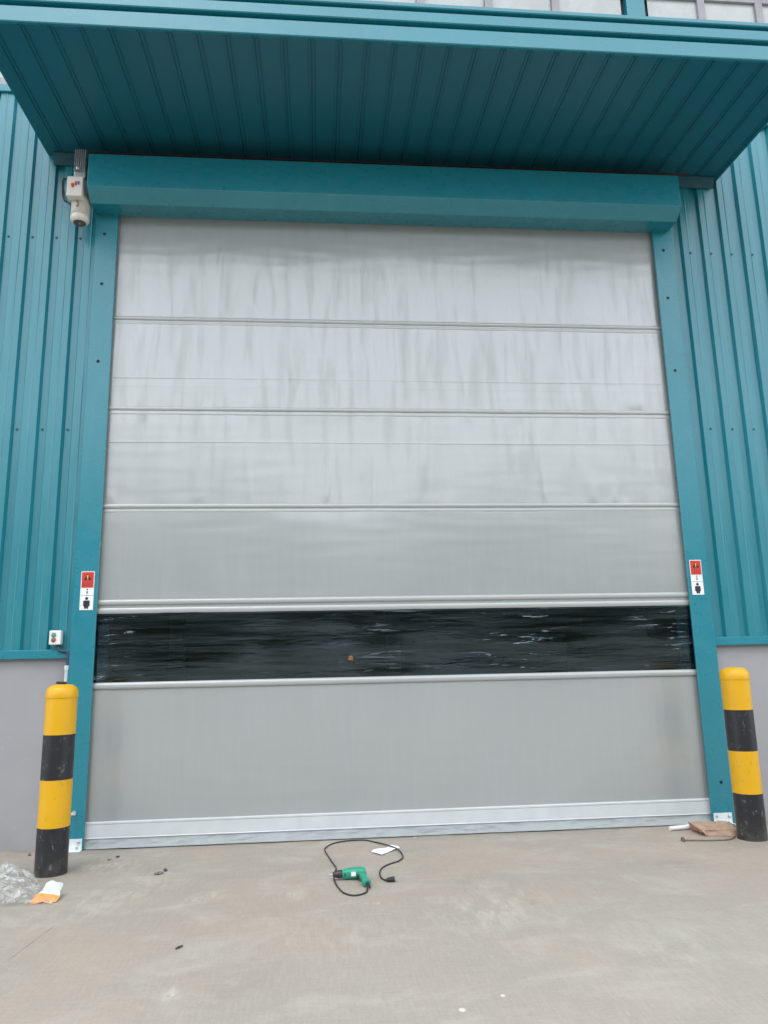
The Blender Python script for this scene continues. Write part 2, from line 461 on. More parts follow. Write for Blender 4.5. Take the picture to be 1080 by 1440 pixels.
bmesh.ops.bisect_plane(bmx, geom=list(bmx.verts) + list(bmx.edges) + list(bmx.faces), plane_co=(.19, 0, 0), plane_no=(1, 0, 0), clear_outer=True)
sn = bpy.data.meshes.new('cladding_sheet'); bmx.to_mesh(sn); bmx.free(); sn.materials.append(TEAL)
s_ = link('cladding_sheet', sn, wh, loc=(-2.755, YW + .0015, 0))
for z in (3.228, 4.962): link('screw', screw_me, s_, loc=(.024, -.0005, z))
for k in range(8):      # left sheets: rib right edges fall at -2.77 - 0.2n
    x0 = -3.555 - .8 * k
    s_ = link('cladding_sheet', sl, wh, loc=(x0, YW + (.0 if k % 2 == 0 else .0015), 0))
    if k < 2: screws(s_, x0, False, (3.228, 4.962))
for k in range(9):
    x0 = 2.50 + .8 * k
    s_ = link('cladding_sheet', sr, wh, loc=(x0 - .005, YW + (.0 if k % 2 else .0015), 0))
    if k < 2: screws(s_, x0, True, (3.26, 4.967))
# the sheets above the door head
sc_ = sheet_mesh(5.22, 6.36, False)
for k in range(6):
    link('cladding_sheet', sc_, wh, loc=(-1.955 + .8 * k - .8 + .0, YW + .002, 0)) if k < 6 else None
# wall behind the sheets (blocks the gaps), with the door opening left free
bk = MB()
bk.box(-10, -2.58, .075, .25, 0, 8.9); bk.box(2.58, 10, .075, .25, 0, 8.9); bk.box(-2.58, 2.58, .075, .25, 5.25, 8.9)
bk.build('inner_wall', INT, wh)
for x0, x1 in ((-10, -2.585), (2.585, 10)):
    p = MB(); p.box(x0, x1, .018, .074, -.05, 1.40); p.build('plinth_wall', PLINTH, wh, bevel=.004)
    f = MB()
    f.prism([(.05, 1.452), (-.022, 1.446), (-.030, 1.440), (-.030, 1.382), (-.020, 1.376), (.016, 1.378), (.016, 1.401), (.05, 1.401)], 'x', x0, x1)
    f.build('base_flashing', TEALP, wh)
tf = MB(); tf.prism([(.07, 6.355), (-.012, 6.355), (-.018, 6.36), (-.018, 6.425), (-.010, 6.432), (.07, 6.445)], 'x', -10, 10)
tf.build('top_flashing', TEALP, wh)
# window band
cols_x = [-4.035, 2.49, 8.99]
for x in cols_x:
    c_ = MB(); c_.box(x - .095, x + .095, -.005, .07, 6.447, 8.2); c_.build('column', TEALP, wh, bevel=.006)
def bay(xa, xb, xs):
    wr = MB(); wr.box(xa, xb, .012, .07, 6.447, 6.52); wr.box(xa, xb, .012, .07, 7.80, 7.86); 
    win = wr.build('window_frame', MULL, wh, bevel=.003)
    ed = [xa] + xs + [xb]
    for i in range(len(ed) - 1):
        pn = MB(); pn.box(ed[i] + (.04 if i else .05), ed[i + 1] - .04, .040, .046, 6.521, 7.799)
        pn.build('pane', PANE, win)
        if i:
            mu = MB(); mu.box(ed[i] - .038, ed[i] + .038, .010, .07, 6.5205, 7.7995); mu.build('mullion', MULL, win, bevel=.003)
    return win
bay(-3.94, 2.395, [-.351 + .675 * k for k in range(-5, 4)])
bay(2.585, 8.895, [3.185 + .615 * k for k in range(0, 9)])
bay(-10, -4.13, [-4.8 - .675 * k for k in range(0, 7)])
up = MB(); up.box(-10, 10, .06, .07, 7.86, 8.2); up.build('dark_strip', DARKH, wh)  # plain dark strip above the panes
ue = MB(); ue.box(-10, 10, -.05, .07, 8.2, 8.9); ue.build('eaves_band', TEALP, wh, bevel=.01)
rf = MB(); rf.add([(-10, -.5, 8.9), (10, -.5, 8.9), (10, 9, 9.8), (-10, 9, 9.8), (10, 18, 8.9), (-10, 18, 8.9)], [(0, 1, 2, 3), (3, 2, 4, 5)])
r0 = rf.build('roof', TEALD, wh); md = r0.modifiers.new('s', 'SOLIDIFY'); md.thickness = .08
iw = MB(); iw.box(-10, 10, 17.8, 18, 0, 9); iw.box(-10.1, -10, .0, 18, 0, 9.2); iw.box(10, 10.1, 0, 18, 0, 9.2)
iw.build('rear_wall', INT, wh)
gb = MB(); gb.add([(-10, .1, 8.6), (10, .1, 8.6), (10, 17.8, 8.6), (-10, 17.8, 8.6)], [(0, 1, 2, 3)])
gb.build('ceiling', INT, wh)
# inside guide posts, seen through the ends of the window film
for s_ in (-1, 1):
    q = MB(); q.box(min(s_ * 2.32, s_ * 2.56), max(s_ * 2.32, s_ * 2.56), .060, .074, 0, 5.2); q.build('inner_door_jamb', TEALP, wh)
ib = MB()
ib.box(-10, 10, 4, 4.3, 5.6, 5.9)
for x in (-3, .4, 3.4): ib.box(x, x + .22, 6, 6.22, 0, 8.6)
ib.build('steel_frame', simple('interior_steel', (.10, .13, .13), .6), wh)

# ------------------------------------------------------------ canopy
CX0, CX1, CD, CZF, CZW = -3.03, 3.11, -1.49, 5.665, 5.745
cp = thing('entrance_canopy', 'wide teal metal canopy with ribbed underside over the door', 'canopy', (0, 0, 5.7))
slope = (CZW - CZF) / (0.03 - CD)
def cz(y): return CZF + (y - CD) * slope - 5.7
# one soffit board: broad flat face with a raised double bead at the joint
prof = [(0, .0), (.150, .0), (.153, -.007), (.163, -.007), (.166, .001), (.176, .001), (.179, -.007), (.189, -.007), (.192, .0), (.1985, .0)]
n = len(prof)
vs = []; y0, y1 = CD + .02, .035
ny = 6
for j in range(ny + 1):
    y = y0 + (y1 - y0) * j / ny
    for (x, z) in prof: vs.append((x, y, cz(y) + z + .0008 * math.sin(j * 2.1 + x * 40)))
for (x, z) in prof: vs.append((x, y0, cz(y0) + .02))
m = MB(); m.add(vs, [(j * n + i, j * n + i + 1, (j + 1) * n + i + 1, (j + 1) * n + i) for j in range(ny) for i in range(n - 1)] + [(i, i + 1, (ny + 1) * n + i + 1, (ny + 1) * n + i) for i in range(n - 1)])
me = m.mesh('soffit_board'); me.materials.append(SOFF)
# a joint lies at x = -0.12 (+0.2 n)
x = -.12 - .171 - .2 * 14
while x < CX1 - .02:
    if x > CX0 - .15:
        o = link('soffit_board', me, cp, loc=(x, 0, 0))
        if x < CX0:
            o.scale.x = 1; 
            m2_ = MB(); o.data = me
            bmx = bmesh.new(); bmx.from_mesh(me)
            for v in bmx.verts: v.co.x = max(v.co.x, CX0 - x)
            bmesh.ops.remove_doubles(bmx, verts=bmx.verts, dist=.0001)
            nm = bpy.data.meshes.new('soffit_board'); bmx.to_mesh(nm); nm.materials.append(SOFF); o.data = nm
        elif x + .2 > CX1:
            bmx = bmesh.new(); bmx.from_mesh(me)
            for v in bmx.verts: v.co.x = min(v.co.x, CX1 - x)
            bmesh.ops.remove_doubles(bmx, verts=bmx.verts, dist=.0001)
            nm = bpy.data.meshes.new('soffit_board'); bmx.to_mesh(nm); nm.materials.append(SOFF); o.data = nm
    x += .2
zf = CZF - 5.7
fa = MB()
fa.prism([(CD + .03, zf + .003), (CD - .006, zf - .006), (CD - .012, zf), (CD - .012, zf + .118), (CD - .004, zf + .124), (CD + .03, zf + .124)], 'x', CX0 - .012, CX1 + .012)
fa.build('lower_fascia', TEALP, cp)
fb = MB()
fb.prism([(CD + .03, zf + .1255), (CD + .022, zf + .150), (CD - .020, zf + .154), (CD - .026, zf + .160), (CD - .026, zf + .236), (CD - .018, zf + .242), (CD + .03, zf + .242)], 'x', CX0 - .016, CX1 + .016)
fb.build('middle_fascia', TEALP, cp)
fc = MB()
fc.prism([(CD + .04, zf + .243), (CD + .012, zf + .262), (CD - .03, zf + .268), (CD - .036, zf + .274), (CD - .036, zf + .300), (CD + .02, zf + .305), (.02, .52), (.02, .40), (CD + .10, zf + .245)], 'x', CX0 - .02, CX1 + .02)
fc.build('gutter_edge', TEALP, cp)
for xx in (CX0 - .012, CX1):
    sd_ = MB(); sd_.prism([(CD + .031, zf + .001), (.034, CZW - 5.7 - .002), (.034, .39), (CD + .031, zf + .235)], 'x', xx, xx + .012)
    sd_.build('side_trim', TEALP, cp)
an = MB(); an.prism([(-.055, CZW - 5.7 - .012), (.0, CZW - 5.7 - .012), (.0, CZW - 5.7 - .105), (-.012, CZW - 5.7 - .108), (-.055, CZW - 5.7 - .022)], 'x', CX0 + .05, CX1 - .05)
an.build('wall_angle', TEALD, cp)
ru = MB(); ru.box(CX0 + .35, CX1 - .3, -.075, -.056, CZW - 5.7 - .018, CZW - 5.7 - .007); ru.build('primed_steel_strip', RUST, cp)

# ------------------------------------------------------------ the door
dr = thing('roll_up_door', 'tall grey fabric roll-up door with teal posts, hood and clear window strip', 'door')
PX0, PX1 = 2.395, 2.580
bolt = MB(); bolt.lathe([(.012, 0), (.011, .006), (.006, .008)], ax='y', n=12)
for i_, v_ in enumerate(bolt.v): bolt.v[i_] = (v_[0], -v_[1], v_[2])
hole_me = MB().lathe([(.0135, 0), (.0135, .0012)], ax='y', n=14).mesh('screw_hole'); hole_me.materials.append(DARKH)
bolt_me = bolt.mesh('anchor_bolt'); bolt_me.materials.append(GALV)
for s_ in (-1, 1):
    p = MB()
    def B(x0, x1, y0, y1, z0=.0, z1=5.24):
        p.box(min(s_ * x0, s_ * x1), max(s_ * x0, s_ * x1), y0, y1, z0, z1)
    # folded channel: front plate, outer return, inner lip
    prof = [(PX0, -.030), (PX0, -.047), (PX0 + .003, -.050), (PX1 - .003, -.050), (PX1, -.047), (PX1, .054), (PX1 - .003, .054), (PX1 - .003, -.047), (PX0 + .003, -.047), (PX0 + .003, -.030)]
    p.prism([(s_ * a, b_) for a, b_ in prof], 'z', .0, 5.24)
    post = p.build('side_post', TEALP, dr)
    q = MB(); q.box(min(s_ * (PX0 + .02), s_ * (PX1 - .01)), max(s_ * (PX0 + .02), s_ * (PX1 - .01)), -.0455, -.028, .001, 5.2)
    q.build('brush_seal', BLACKR, post)
    zs = ((2.503, 4.958), (2.502, 4.492), (2.494, 3.792)) if s_ < 0 else ((2.485, 4.953), (2.480, 4.479), (2.476, 3.781), (2.497, .31))
    for xx, zz in zs:
        link('screw_hole', hole_me, post, loc=(s_ * xx, -.0512, zz))
    bp = MB(); bp.box(min(s_ * 2.405, s_ * 2.555), max(s_ * 2.405, s_ * 2.555), -.056, -.0515, .002, .082)
    bp.prism([(-.056, .0015), (-.056, .006), (-.105, .006), (-.105, .0015)], 'x', min(s_ * 2.405, s_ * 2.555), max(s_ * 2.405, s_ * 2.555))
    bpo = bp.build('base_plate', WHITEM, post, bevel=.001)
    for dx, dz in ((2.43, .06), (2.44, .022), (2.53, .055)):
        link('anchor_bolt', bolt_me, bpo, loc=(s_ * dx, -.056, dz))
# hook bolt low on the left post
hb = MB(); hb.tube([(-2.475, -.05, .26), (-2.475, -.13, .262)], .009, 8); hb.lathe([(.018, -.05), (.018, -.056)], c=(-2.475, 0, .26), ax='y', n=12)
hb.tube([(-2.475, -.115, .262), (-2.445, -.13, .268)], .011, 8)
hb.build('hook_bolt', GALV, dr, smooth=True)

# curtain
rng = random.Random(11)
waves = []
for i in range(170):
    x = rng.uniform(-2.45, 2.45); pan = rng.choice([0, 0, 0, 1, 1, 1, 1, 2, 2, 2, 3])
    waves.append((x, rng.uniform(.018, .05), rng.uniform(-1, 1) * (1. if pan < 3 else .35), pan, rng.choice([0, 0, 1, 1, 2]), rng.uniform(.15, .7), rng.uniform(-.08, .08)))
panels = [(4.205, 5.24, .0036, 0), (3.400, 4.158, .0042, 1), (2.572, 3.352, .0036, 2), (1.822, 2.524, .0012, 3), (.181, 1.132, .0016, 4)]
HW = 2.425
def crease(x, z, z0, z1, amp, idx):
    u = (z - z0) / (z1 - z0)
    y = 0
    for (wx, ww, wa, wp, mode, ln_, tilt) in waves:
        if wp != idx: continue
        d = x - wx - tilt * (u - .5)
        if abs(d) > 3 * ww: continue
        fade = math.exp(-((u if mode == 0 else 1 - u if mode == 1 else abs(u - .5)) / ln_) ** 2)
        y += wa * fade * math.exp(-(d / ww) ** 2)
    return .022 * math.tanh(y * amp / .022)
for (z0, z1, amp, idx) in panels:
    nx = 420; nz = max(20, int((z1 - z0) / .02))
    seams = [q for q in ((1, 3.672, -2.5, 2.5, .0009), (2, 3.112, -2.5, 2.5, .0008), (1, 3.60, -3, 3, .0004)) if q[0] == idx]
    X = np.linspace(-HW, HW, nx + 1); Z = np.linspace(z0, z1, nz + 1)
    Z = np.array(sorted(set(Z.tolist() + [q[1] + d for q in seams for d in (-.014, -.009, -.006, -.003, 0, .003, .008, .016)])))
    nz = len(Z) - 1
    V = np.zeros((nz + 1, nx + 1, 3))
    for j, z in enumerate(Z):
        u = (z - z0) / (z1 - z0)
        ed = min(1, min(u, 1 - u) / .10)
        side = 1
        for i, x in enumerate(X):
            nv = mn.noise(Vector((x * .8, z * 1.2, idx * 5.))) * .004 + mn.noise(Vector((x * 4.5, z * .9, idx * 7.))) * amp * .4 + mn.noise(Vector((x * 2, z * 16, idx))) * .0007
            sm = 0
            for (_, zz, xa, xb, dp) in seams:
                if abs(z - zz) < .02 and xa < x < xb:
                    d = z - zz + .0025 * math.sin(x * 1.3)
                    sm -= dp * (math.exp(-(d / .009) ** 2) if d > 0 else math.exp(-(d / .004) ** 2))
            V[j, i] = (x, (nv + crease(x, z, z0, z1, amp, idx)) * ed + sm, z)
    m = bpy.data.meshes.new('curtain_panel')
    F = [(j * (nx + 1) + i, j * (nx + 1) + i + 1, (j + 1) * (nx + 1) + i + 1, (j + 1) * (nx + 1) + i) for j in range(nz) for i in range(nx)]
    m.from_pydata(V.reshape(-1, 3).tolist(), [], F)
    m.polygons.foreach_set('use_smooth', [True] * len(m.polygons))
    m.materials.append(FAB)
    o = link('curtain_panel', m, dr)
def bar(name, z0, z1, d, mat, parent=dr, lip=.0):
    # bulging pocket of webbing; slightly wavy along its length
    m = MB(); n_ = 120; k_ = 9
    vs = []
    for i in range(n_ + 1):
        x = -HW + 2 * HW * i / n_
        wob = .0016 * mn.noise(Vector((x * 2.2, z0 * 9, 0))) + .0007 * mn.noise(Vector((x * 11, z0 * 9, 3)))
        for k in range(k_):
            a = math.pi * k / (k_ - 1)
            yy = -d * math.sin(a) ** .7 + .002
            vs.append((x, yy + wob * 1.5, z0 + (z1 - z0) * (.5 - .5 * math.cos(a)) + wob))
    m.add(vs, [(i * k_ + k, i * k_ + k + 1, (i + 1) * k_ + k + 1, (i + 1) * k_ + k) for i in range(n_) for k in range(k_ - 1)])
    return m.build(name, mat, parent, smooth=True)
for z in (4.205, 3.400, 2.572):
    b_ = bar('stiffening_bar', z - .016, z + .020, .012, FABL)
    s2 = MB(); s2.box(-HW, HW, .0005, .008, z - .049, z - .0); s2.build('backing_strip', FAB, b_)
    bar('pocket_hem', z - .052, z - .026, .004, FABL, b_)
b_ = bar('stiffening_bar', 1.779, 1.824, .016, FABL)
s2 = MB(); s2.box(-HW, HW, .0005, .008, 1.70, 1.83); s2.build('backing_strip', FAB, b_)
bar('pocket_hem', 1.713, 1.758, .011, FABL, b_)
b_ = bar('stiffening_bar', 1.136, 1.188, .018, FABL)
s2 = MB(); s2.box(-HW, HW, .0005, .008, 1.10, 1.19); s2.build('backing_strip', FAB, b_)
# window strip with real ripples
def wf(u, v):
    x = -HW + 2 * HW * u; z = 1.186 + .534 * v
    e = min(1, min(v, 1 - v) / .12)
    return (x, (.004 * mn.noise(Vector((x * 1.2, z * 5, 1))) + .0008 * mn.noise(Vector((x * 2, z * 14, 4)))) * e + .009 * (1 - v) ** 2 - .003, z)
m = MB(); m.grid(wf, 260, 40)
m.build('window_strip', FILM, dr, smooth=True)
# bottom bar and skirt
bb = MB(); bb.prism([(.012, .186), (-.016, .186), (-.021, .182), (-.021, .172), (-.0175, .168), (-.0175, .078), (-.021, .072), (-.012, .068), (.012, .068)], 'x', -HW + .005, HW - .005)
bb.build('bottom_bar', ALU, dr, smooth=False)
def sk(u, v):
    # loose flap: hangs from the bar, folds and rests on the ground
    x = -HW + .01 + 2 * (HW - .01) * u
    n1 = mn.noise(Vector((x * 2.3, 0, 7))); n2 = mn.noise(Vector((x * 9, v * 2, 2))); n3 = mn.noise(Vector((x * 22, v * 5, 4)))
    fold = .5 + .5 * n1
    y = -.013 - (.014 + .050 * fold) * v ** 1.4 - (.008 * n2 + .004 * n3) * math.sin(math.pi * min(1, v * .8)) 
    z = .070 * (1 - v) ** 1.15 + .0015 + (.007 * n2 + .003 * n3) * v * (1 - v) * 3
    return (x, y, max(z, .007 + .004 * n1))
m = MB(); m.box(-HW, HW, -.004, .006, .0, .066); m.build('inner_seal', BLACKR, dr)
m = MB(); m.grid(sk, 300, 14); m.build('bottom_skirt', SKIRT, dr, smooth=True)

# hood over the roller
HX = 2.585
hood = MB()
hp = [(.03, 5.535), (-.316, 5.535), (-.32, 5.531), (-.32, 5.232), (-.316, 5.226), (-.215, 5.142), (-.209, 5.139), (-.02, 5.149), (-.02, 5.16), (.03, 5.16)]
hood.prism(hp, 'x', -HX, HX - .035)
ho = hood.build('hood', TEALP, dr, bevel=.003)
for s_ in (-1, 1):
    ec = MB(); HE = HX if s_ < 0 else HX - .035
    ec = MB(); ec.prism([(.028, 5.53), (-.312, 5.53), (-.312, 5.236), (-.208, 5.148), (.028, 5.158)], 'x', *sorted((s_ * (HE + .0005), s_ * (HE + .006))))
    ec.build('end_cap', TEALP, ho)

# ------------------------------------------------------------ gear motor
mt = thing('gear_motor', 'beige door drive motor hanging at the left end of the hood', 'motor', (-2.675, -.17, 4.95))
b0 = MB(); b0.lathe([(.066, .09), (.072, .095), (.076, .105), (.076, .24), (.064, .25), (.060, .26), (.060, .40)], n=32); b0.build('motor_body', BEIGE, mt, smooth=True)
for k in range(12):
    a = 2 * math.pi * k / 12
fc_ = MB(); fc_.lathe([(.050, .028), (.060, .032), (.070, .042), (.077, .056), (.077, .078), (.070, .089)], n=32); fo = fc_.build('fan_cover', BEIGE2, mt, smooth=True)
fi = MB(); fi.lathe([(.051, .0262), (.051, .0278)], n=28); fi.build('fan_grille', simple('fan_grille_dark', (.10, .085, .075), .6), fo)
for rr in (.0215, .035):
    pass
hbn = MB(); hbn.lathe([(.010, .020), (.010, .0260)], n=12); hbn.build('hub', GALV, fo)
jb = MB(); jb.box(-.080, .047, -.135, -.062, .195, .375); jo = jb.build('terminal_box', BEIGE2, mt, bevel=.006)
ls = MB(); ls.box(-.015, .030, -.1372, -.1355, .285, .33); so_ = ls.build('rating_sticker', WHITEP, jo)
ls = MB(); ls.box(-.013, .004, -.1392, -.1376, .287, .327); ls.build('red_mark', REDP, so_)
ls = MB(); ls.box(.008, .024, -.1392, -.1376, .296, .328); ls.build('blue_mark', BLUEP, so_)
ls = MB(); ls.add([(-.046, -.1376, .306), (-.018, -.1376, .314), (-.020, -.1376, .272), (-.038, -.1376, .268)], [(0, 1, 2, 3)]); ls.build('red_mark', REDP, so_)
br_ = MB(); br_.box(-.045, .048, -.085, .015, .401, .66); br_.build('gearbox', GALV, mt, bevel=.004)
for k in range(6):
    fn = MB(); x = -.042 + k * .0165; fn.box(x, x + .006, -.105, -.0855, .45, .655); fn.build('cooling_fin', GALV, mt)
nb = MB(); nb.lathe([(.016, 0), (.016, .014), (.009, .018)], c=(0, -.0, 0), ax='y', n=12)
for i_, v_ in enumerate(nb.v): nb.v[i_] = (v_[0] - .005, -.1055 - v_[1], v_[2] + .47)
nb.build('shaft_nut', GALV, mt)
sh = MB(); sh.tube([(.03, 0, .52), (.09, 0, .52)], .022, 14); sh.build('drive_shaft', GALV, mt, smooth=True)
mbk = MB(); mbk.box(-.07, .085, .016, .175, .56, .575); mbk.box(-.07, .085, .016, .024, .40, .56); mbk.build('mounting_bracket', GALV, mt)
ey = MB(); ey.tube(spline([(-.012, -.074, .185), (.003, -.096, .172), (.008, -.094, .148), (-.008, -.074, .135)], 6), .0055, 8); ey.build('lifting_eye', simple('dull_brass', (.18, .15, .10), .5, metal=.3), mt)
wr_ = MB()
for dx in (0, .012, .022):
    wr_.tube(spline([(-.07, -.08, .372), (-.115 - dx, -.06, .40), (-.135 - dx * .6, -.04, .32), (-.11 - dx, -.03, .22), (-.06, -.03, .16 + dx)], 8), .0045, 6)
wr_.build('wires', CABLE, mt, smooth=True)

# ------------------------------------------------------------ warning signs
def sign(name, cxx, zt, hgt, lab, w_=.102, tilt=0.):
    r_ = thing(name, lab, 'sign', (cxx, -.0515, zt - hgt), 0, 'warning signs on the door posts')
    r_.rotation_euler = (0, tilt, 0)
    a = w_ / 2; H = hgt
    b = MB(); b.box(-a, a, -.0015, .0, 0, H); b.build('backing', WHITEP, r_)
    b = MB(); b.box(-a + .006, a - .006, -.0028, -.0016, H * .575, H - .006); b.build('red_panel', REDP, r_)
    tri = MB(); tri.prism([(-.030, H * .775), (.030, H * .775), (0, H * .93)], 'y', -.0042, -.0029); to = tri.build('warning_triangle', PRINTK, r_)
    ex = MB(); ex.prism([(-.003, H * .815), (.003, H * .815), (.0055, H * .895), (-.0055, H * .895)], 'y', -.0056, -.0043); ex.box(-.004, .004, -.0056, -.0043, H * .79, H * .805); ex.build('exclamation_mark', YELP, to)
    for zz, wd in ((.735, .03), (.705, .036), (.675, .036), (.64, .032), (.61, .034)):
        q = MB(); q.box(-wd, wd, -.0036, -.0029, H * zz - .0018, H * zz + .0018); q.build('text_line', PRINTF, r_)
    q = MB(); q.box(-a + .001, a - .001, -.0024, -.0016, H * .372, H * .378); q.build('divider', PRINTK, r_)
    q = MB(); q.prism([(-.006, H * .43), (.007, H * .425), (.004, H * .46), (.006, H * .49), (-.002, H * .485)], 'y', -.0028, -.0016)
    q.lathe([(.0055, -.0028), (.0055, -.0016)], c=(0.001, 0, H * .53), ax='y', n=12); q.lathe([(.004, -.0028), (.004, -.0016)], c=(0, 0, H * .375), ax='y', n=12)
    q.build('small_figure', PRINTK, r_)
    q = MB(); q.lathe([(.0115, -.0028), (.0115, -.0016)], c=(0, 0, H * .297), ax='y', n=20)
    q.prism([(-.021, H * .245), (.021, H * .245), (.024, H * .235), (.024, H * .11), (.015, H * .085), (.015, H * .035), (.003, H * .035), (.0, H * .07), (-.003, H * .035), (-.015, H * .035), (-.015, H * .085), (-.024, H * .11), (-.024, H * .235)], 'y', -.0028, -.0016)
    q.build('person_symbol', PRINTK, r_)
    return r_
sign('warning_sign', -2.473, 2.043, .301, 'red and white warning sign on left post above the push-button box', tilt=.0)
sign('warning_sign', 2.472, 2.088, .292, 'red and white warning sign on right post above the right bollard')

# ------------------------------------------------------------ push-button box and conduit
pb = thing('push_button_box', 'small white box with two push buttons beside the left door post', 'switch', (-2.69, -.003, 1.482))
b = MB(); b.box(-.043, .043, -.06, 0, 0, .108); b.build('housing', WHITEP, pb, bevel=.006)
for zz, mt_, in ((.074, GREENB), (.036, REDB)):
    b = MB(); b.lathe([(.0175, .060), (.0175, .066)], ax='y', n=20); b.lathe([(.013, .0665), (.0125, .074), (.010, .0755)], ax='y', n=20)
    for i_, v_ in enumerate(b.v): b.v[i_] = (v_[0] - .008, -v_[1], v_[2] + zz)
    b.build('button', mt_, pb, smooth=True)
b = MB(); b.lathe([(.014, -.022), (.014, -.0)], c=(.016, -.03, 0), n=14); b.build('cable_gland', BLACKR, pb, smooth=True)
cc = MB(); cc.tube(spline([(-2.674, -.033, 1.475), (-2.662, -.038, 1.445), (-2.63, -.04, 1.432), (-2.60, -.042, 1.430), (-2.586, -.044, 1.41), (-2.586, -.044, 1.37), (-2.590, -.044, 1.31)], 8), .0115, 10)
tag(cc.build('cable_sleeve', CABLEB, None, smooth=True), 'dark blue cable running from push-button box down to grey conduit', 'cable')
pc = MB(); pc.lathe([(.0125, .0), (.0125, 1.30)], c=(-2.594, -.044, 0.0), n=14); pc.lathe([(.017, 1.29), (.017, 1.325), (.0125, 1.326)], c=(-2.594, -.044, 0), n=14)
tag(pc.build('conduit_pipe', PIPE, None, smooth=True), 'thin pale grey conduit rising behind the left bollard', 'pipe')

# ------------------------------------------------------------ bollards
def bollard(loc, lab, bands, top, rad=.1):
    r_ = thing('bollard', lab, 'bollard', loc, 0, 'yellow and black bollards beside the door')
    zs = [0] + bands
    mats = [BLK, YEL, BLK]
    for i in range(3):
        b = MB(); z0, z1 = zs[i], zs[i + 1]
        nz = 4
        dr_ = .0 if mats[i] is YEL else .0006
        b.lathe([(rad + dr_, z0 + (z1 - z0) * k / nz) for k in range(nz + 1)], n=48)
        b.build('painted_band', mats[i], r_, smooth=True)
    b = MB(); b.lathe([(rad, zs[3]), (rad, top - .085)], n=48, capt=True); b.build('painted_band', YEL, r_, smooth=True)
    b = MB(); b.lathe([(rad + .0035, top - .088), (rad + .0045, top - .080), (rad + .003, top - .045), (rad - .010, top - .020), (rad - .034, top - .004), (rad - .07, top + .001), (.004, top + .002)], n=48)
    b.build('domed_cap', YEL, r_, smooth=True)
    return r_
bl = bollard((-2.415, -.665, 0), 'yellow and black bollard left of the door with a dark lid on its cap', [.290, .585, .870], 1.195)
bollard((2.420, -.555, 0), 'yellow and black bollard right of the door beside the brown cardboard', [.315, .610, .900], 1.205)
# chipped rendering pieces around the left bollard foot
b = MB(); b.box(-.030, .032, -.018, .018, 0, .016)
tag(b.build('dark_lid', BLACKR, None, bevel=.003, loc=(-2.420, -.68, 1.1975), rot=(0, R(3), .1)), 'small dark lid lying on top of the left yellow bollard', 'lid')

# ------------------------------------------------------------ drill
dl = thing('power_drill', 'green corded power drill lying on the concrete in front of the door', 'drill', (-.488, -1.12, 0), R(3))
def skinrow(rows, n=20):
    # loft of rounded rectangles: (x, yc, zc, ry, rz)
    m = MB(); vs = []
    for (x, yc, zc, ry, rz) in rows:
        for k in range(n):
            a = 2 * math.pi * k / n
            ca, sa = math.cos(a), math.sin(a)
            vs.append((x, yc + ry * math.copysign(abs(ca) ** .75, ca), zc + rz * math.copysign(abs(sa) ** .75, sa)))
    L = len(rows)
    m.add(vs, [(i * n + k, i * n + (k + 1) % n, (i + 1) * n + (k + 1) % n, (i + 1) * n + k) for i in range(L - 1) for k in range(n)] + [tuple(range(n))[::-1], tuple((L - 1) * n + k for k in range(n))])
    return m
m = skinrow([(x_ * .85, *q_) for x_, *q_ in [(-.075, 0, .040, .024, .026), (-.060, 0, .040, .030, .031), (-.035, 0, .040, .033, .034), (.0, 0, .041, .037, .037), (.05, 0, .041, .038, .038), (.085, -.004, .041, .040, .038), (.110, -.008, .041, .036, .034), (.122, -.012, .041, .024, .024)]])
m.build('body', GREEN, dl, smooth=True)
m = skinrow([(-.0, 0, 0, .030, .024), (.03, .0, 0, .027, .022), (.09, .002, 0, .023, .020), (.15, -.002, 0, .025, .022), (.19, -.006, 0, .030, .024), (.205, -.006, 0, .022, .019)])
# grip runs towards the camera and a bit right
m.v = [(.066 + yy + xx * .13, -.020 - xx, .034 + zz - xx * .03) for (xx, yy, zz) in m.v]
m.build('grip', GREEN, dl, smooth=True)
m = MB(); m.lathe([(.010, -0.1330), (.016, -0.1280), (.023, -0.1080), (.027, -0.0880), (.027, -0.0680), (.024, -0.0635)], c=(0, 0, .040), ax='x', n=22); co = m.build('chuck', GUNM, dl, smooth=True)
m = MB(); m.lathe([(.003, -0.1530), (.005, -0.1380), (.005, -0.1320)], c=(0, 0, .040), ax='x', n=10); m.build('drill_bit', GALV, co, smooth=True)
m = MB(); m.lathe([(.0315, -0.0520), (.0315, -0.0420)], c=(0, 0, .040), ax='x', n=22); m.build('collar', GUNM, dl, smooth=True)
m = MB(); m.prism([(-.004, .030), (.030, .030), (.030, .058), (-.004, .058)], 'y', -.0395, -.037); m.build('label_plate', PAPER, dl)
for k in range(5):
    m = MB(); m.box(.090, .118, -.004 - .0, .004, .0, .003); 
    o = m.build('vent_slot', GUNM, dl, loc=(-.028, -.024 + k * .011, .077), rot=(0, R(12), 0))
m = MB(); m.box(.034, .052, -.075, -.045, .022, .046); m.build('trigger', GUNM, dl, bevel=.003)
m = MB(); m.tube([(.090, -.225, .026), (.096, -.255, .022), (.098, -.28, .014)], [.013, .010, .007], 12); m.build('cord_boot', BLACKR, dl, smooth=True)
for ch in dl.children:
    ch.scale = (.86, .86, .86); ch.location = [q * .86 for q in ch.location]
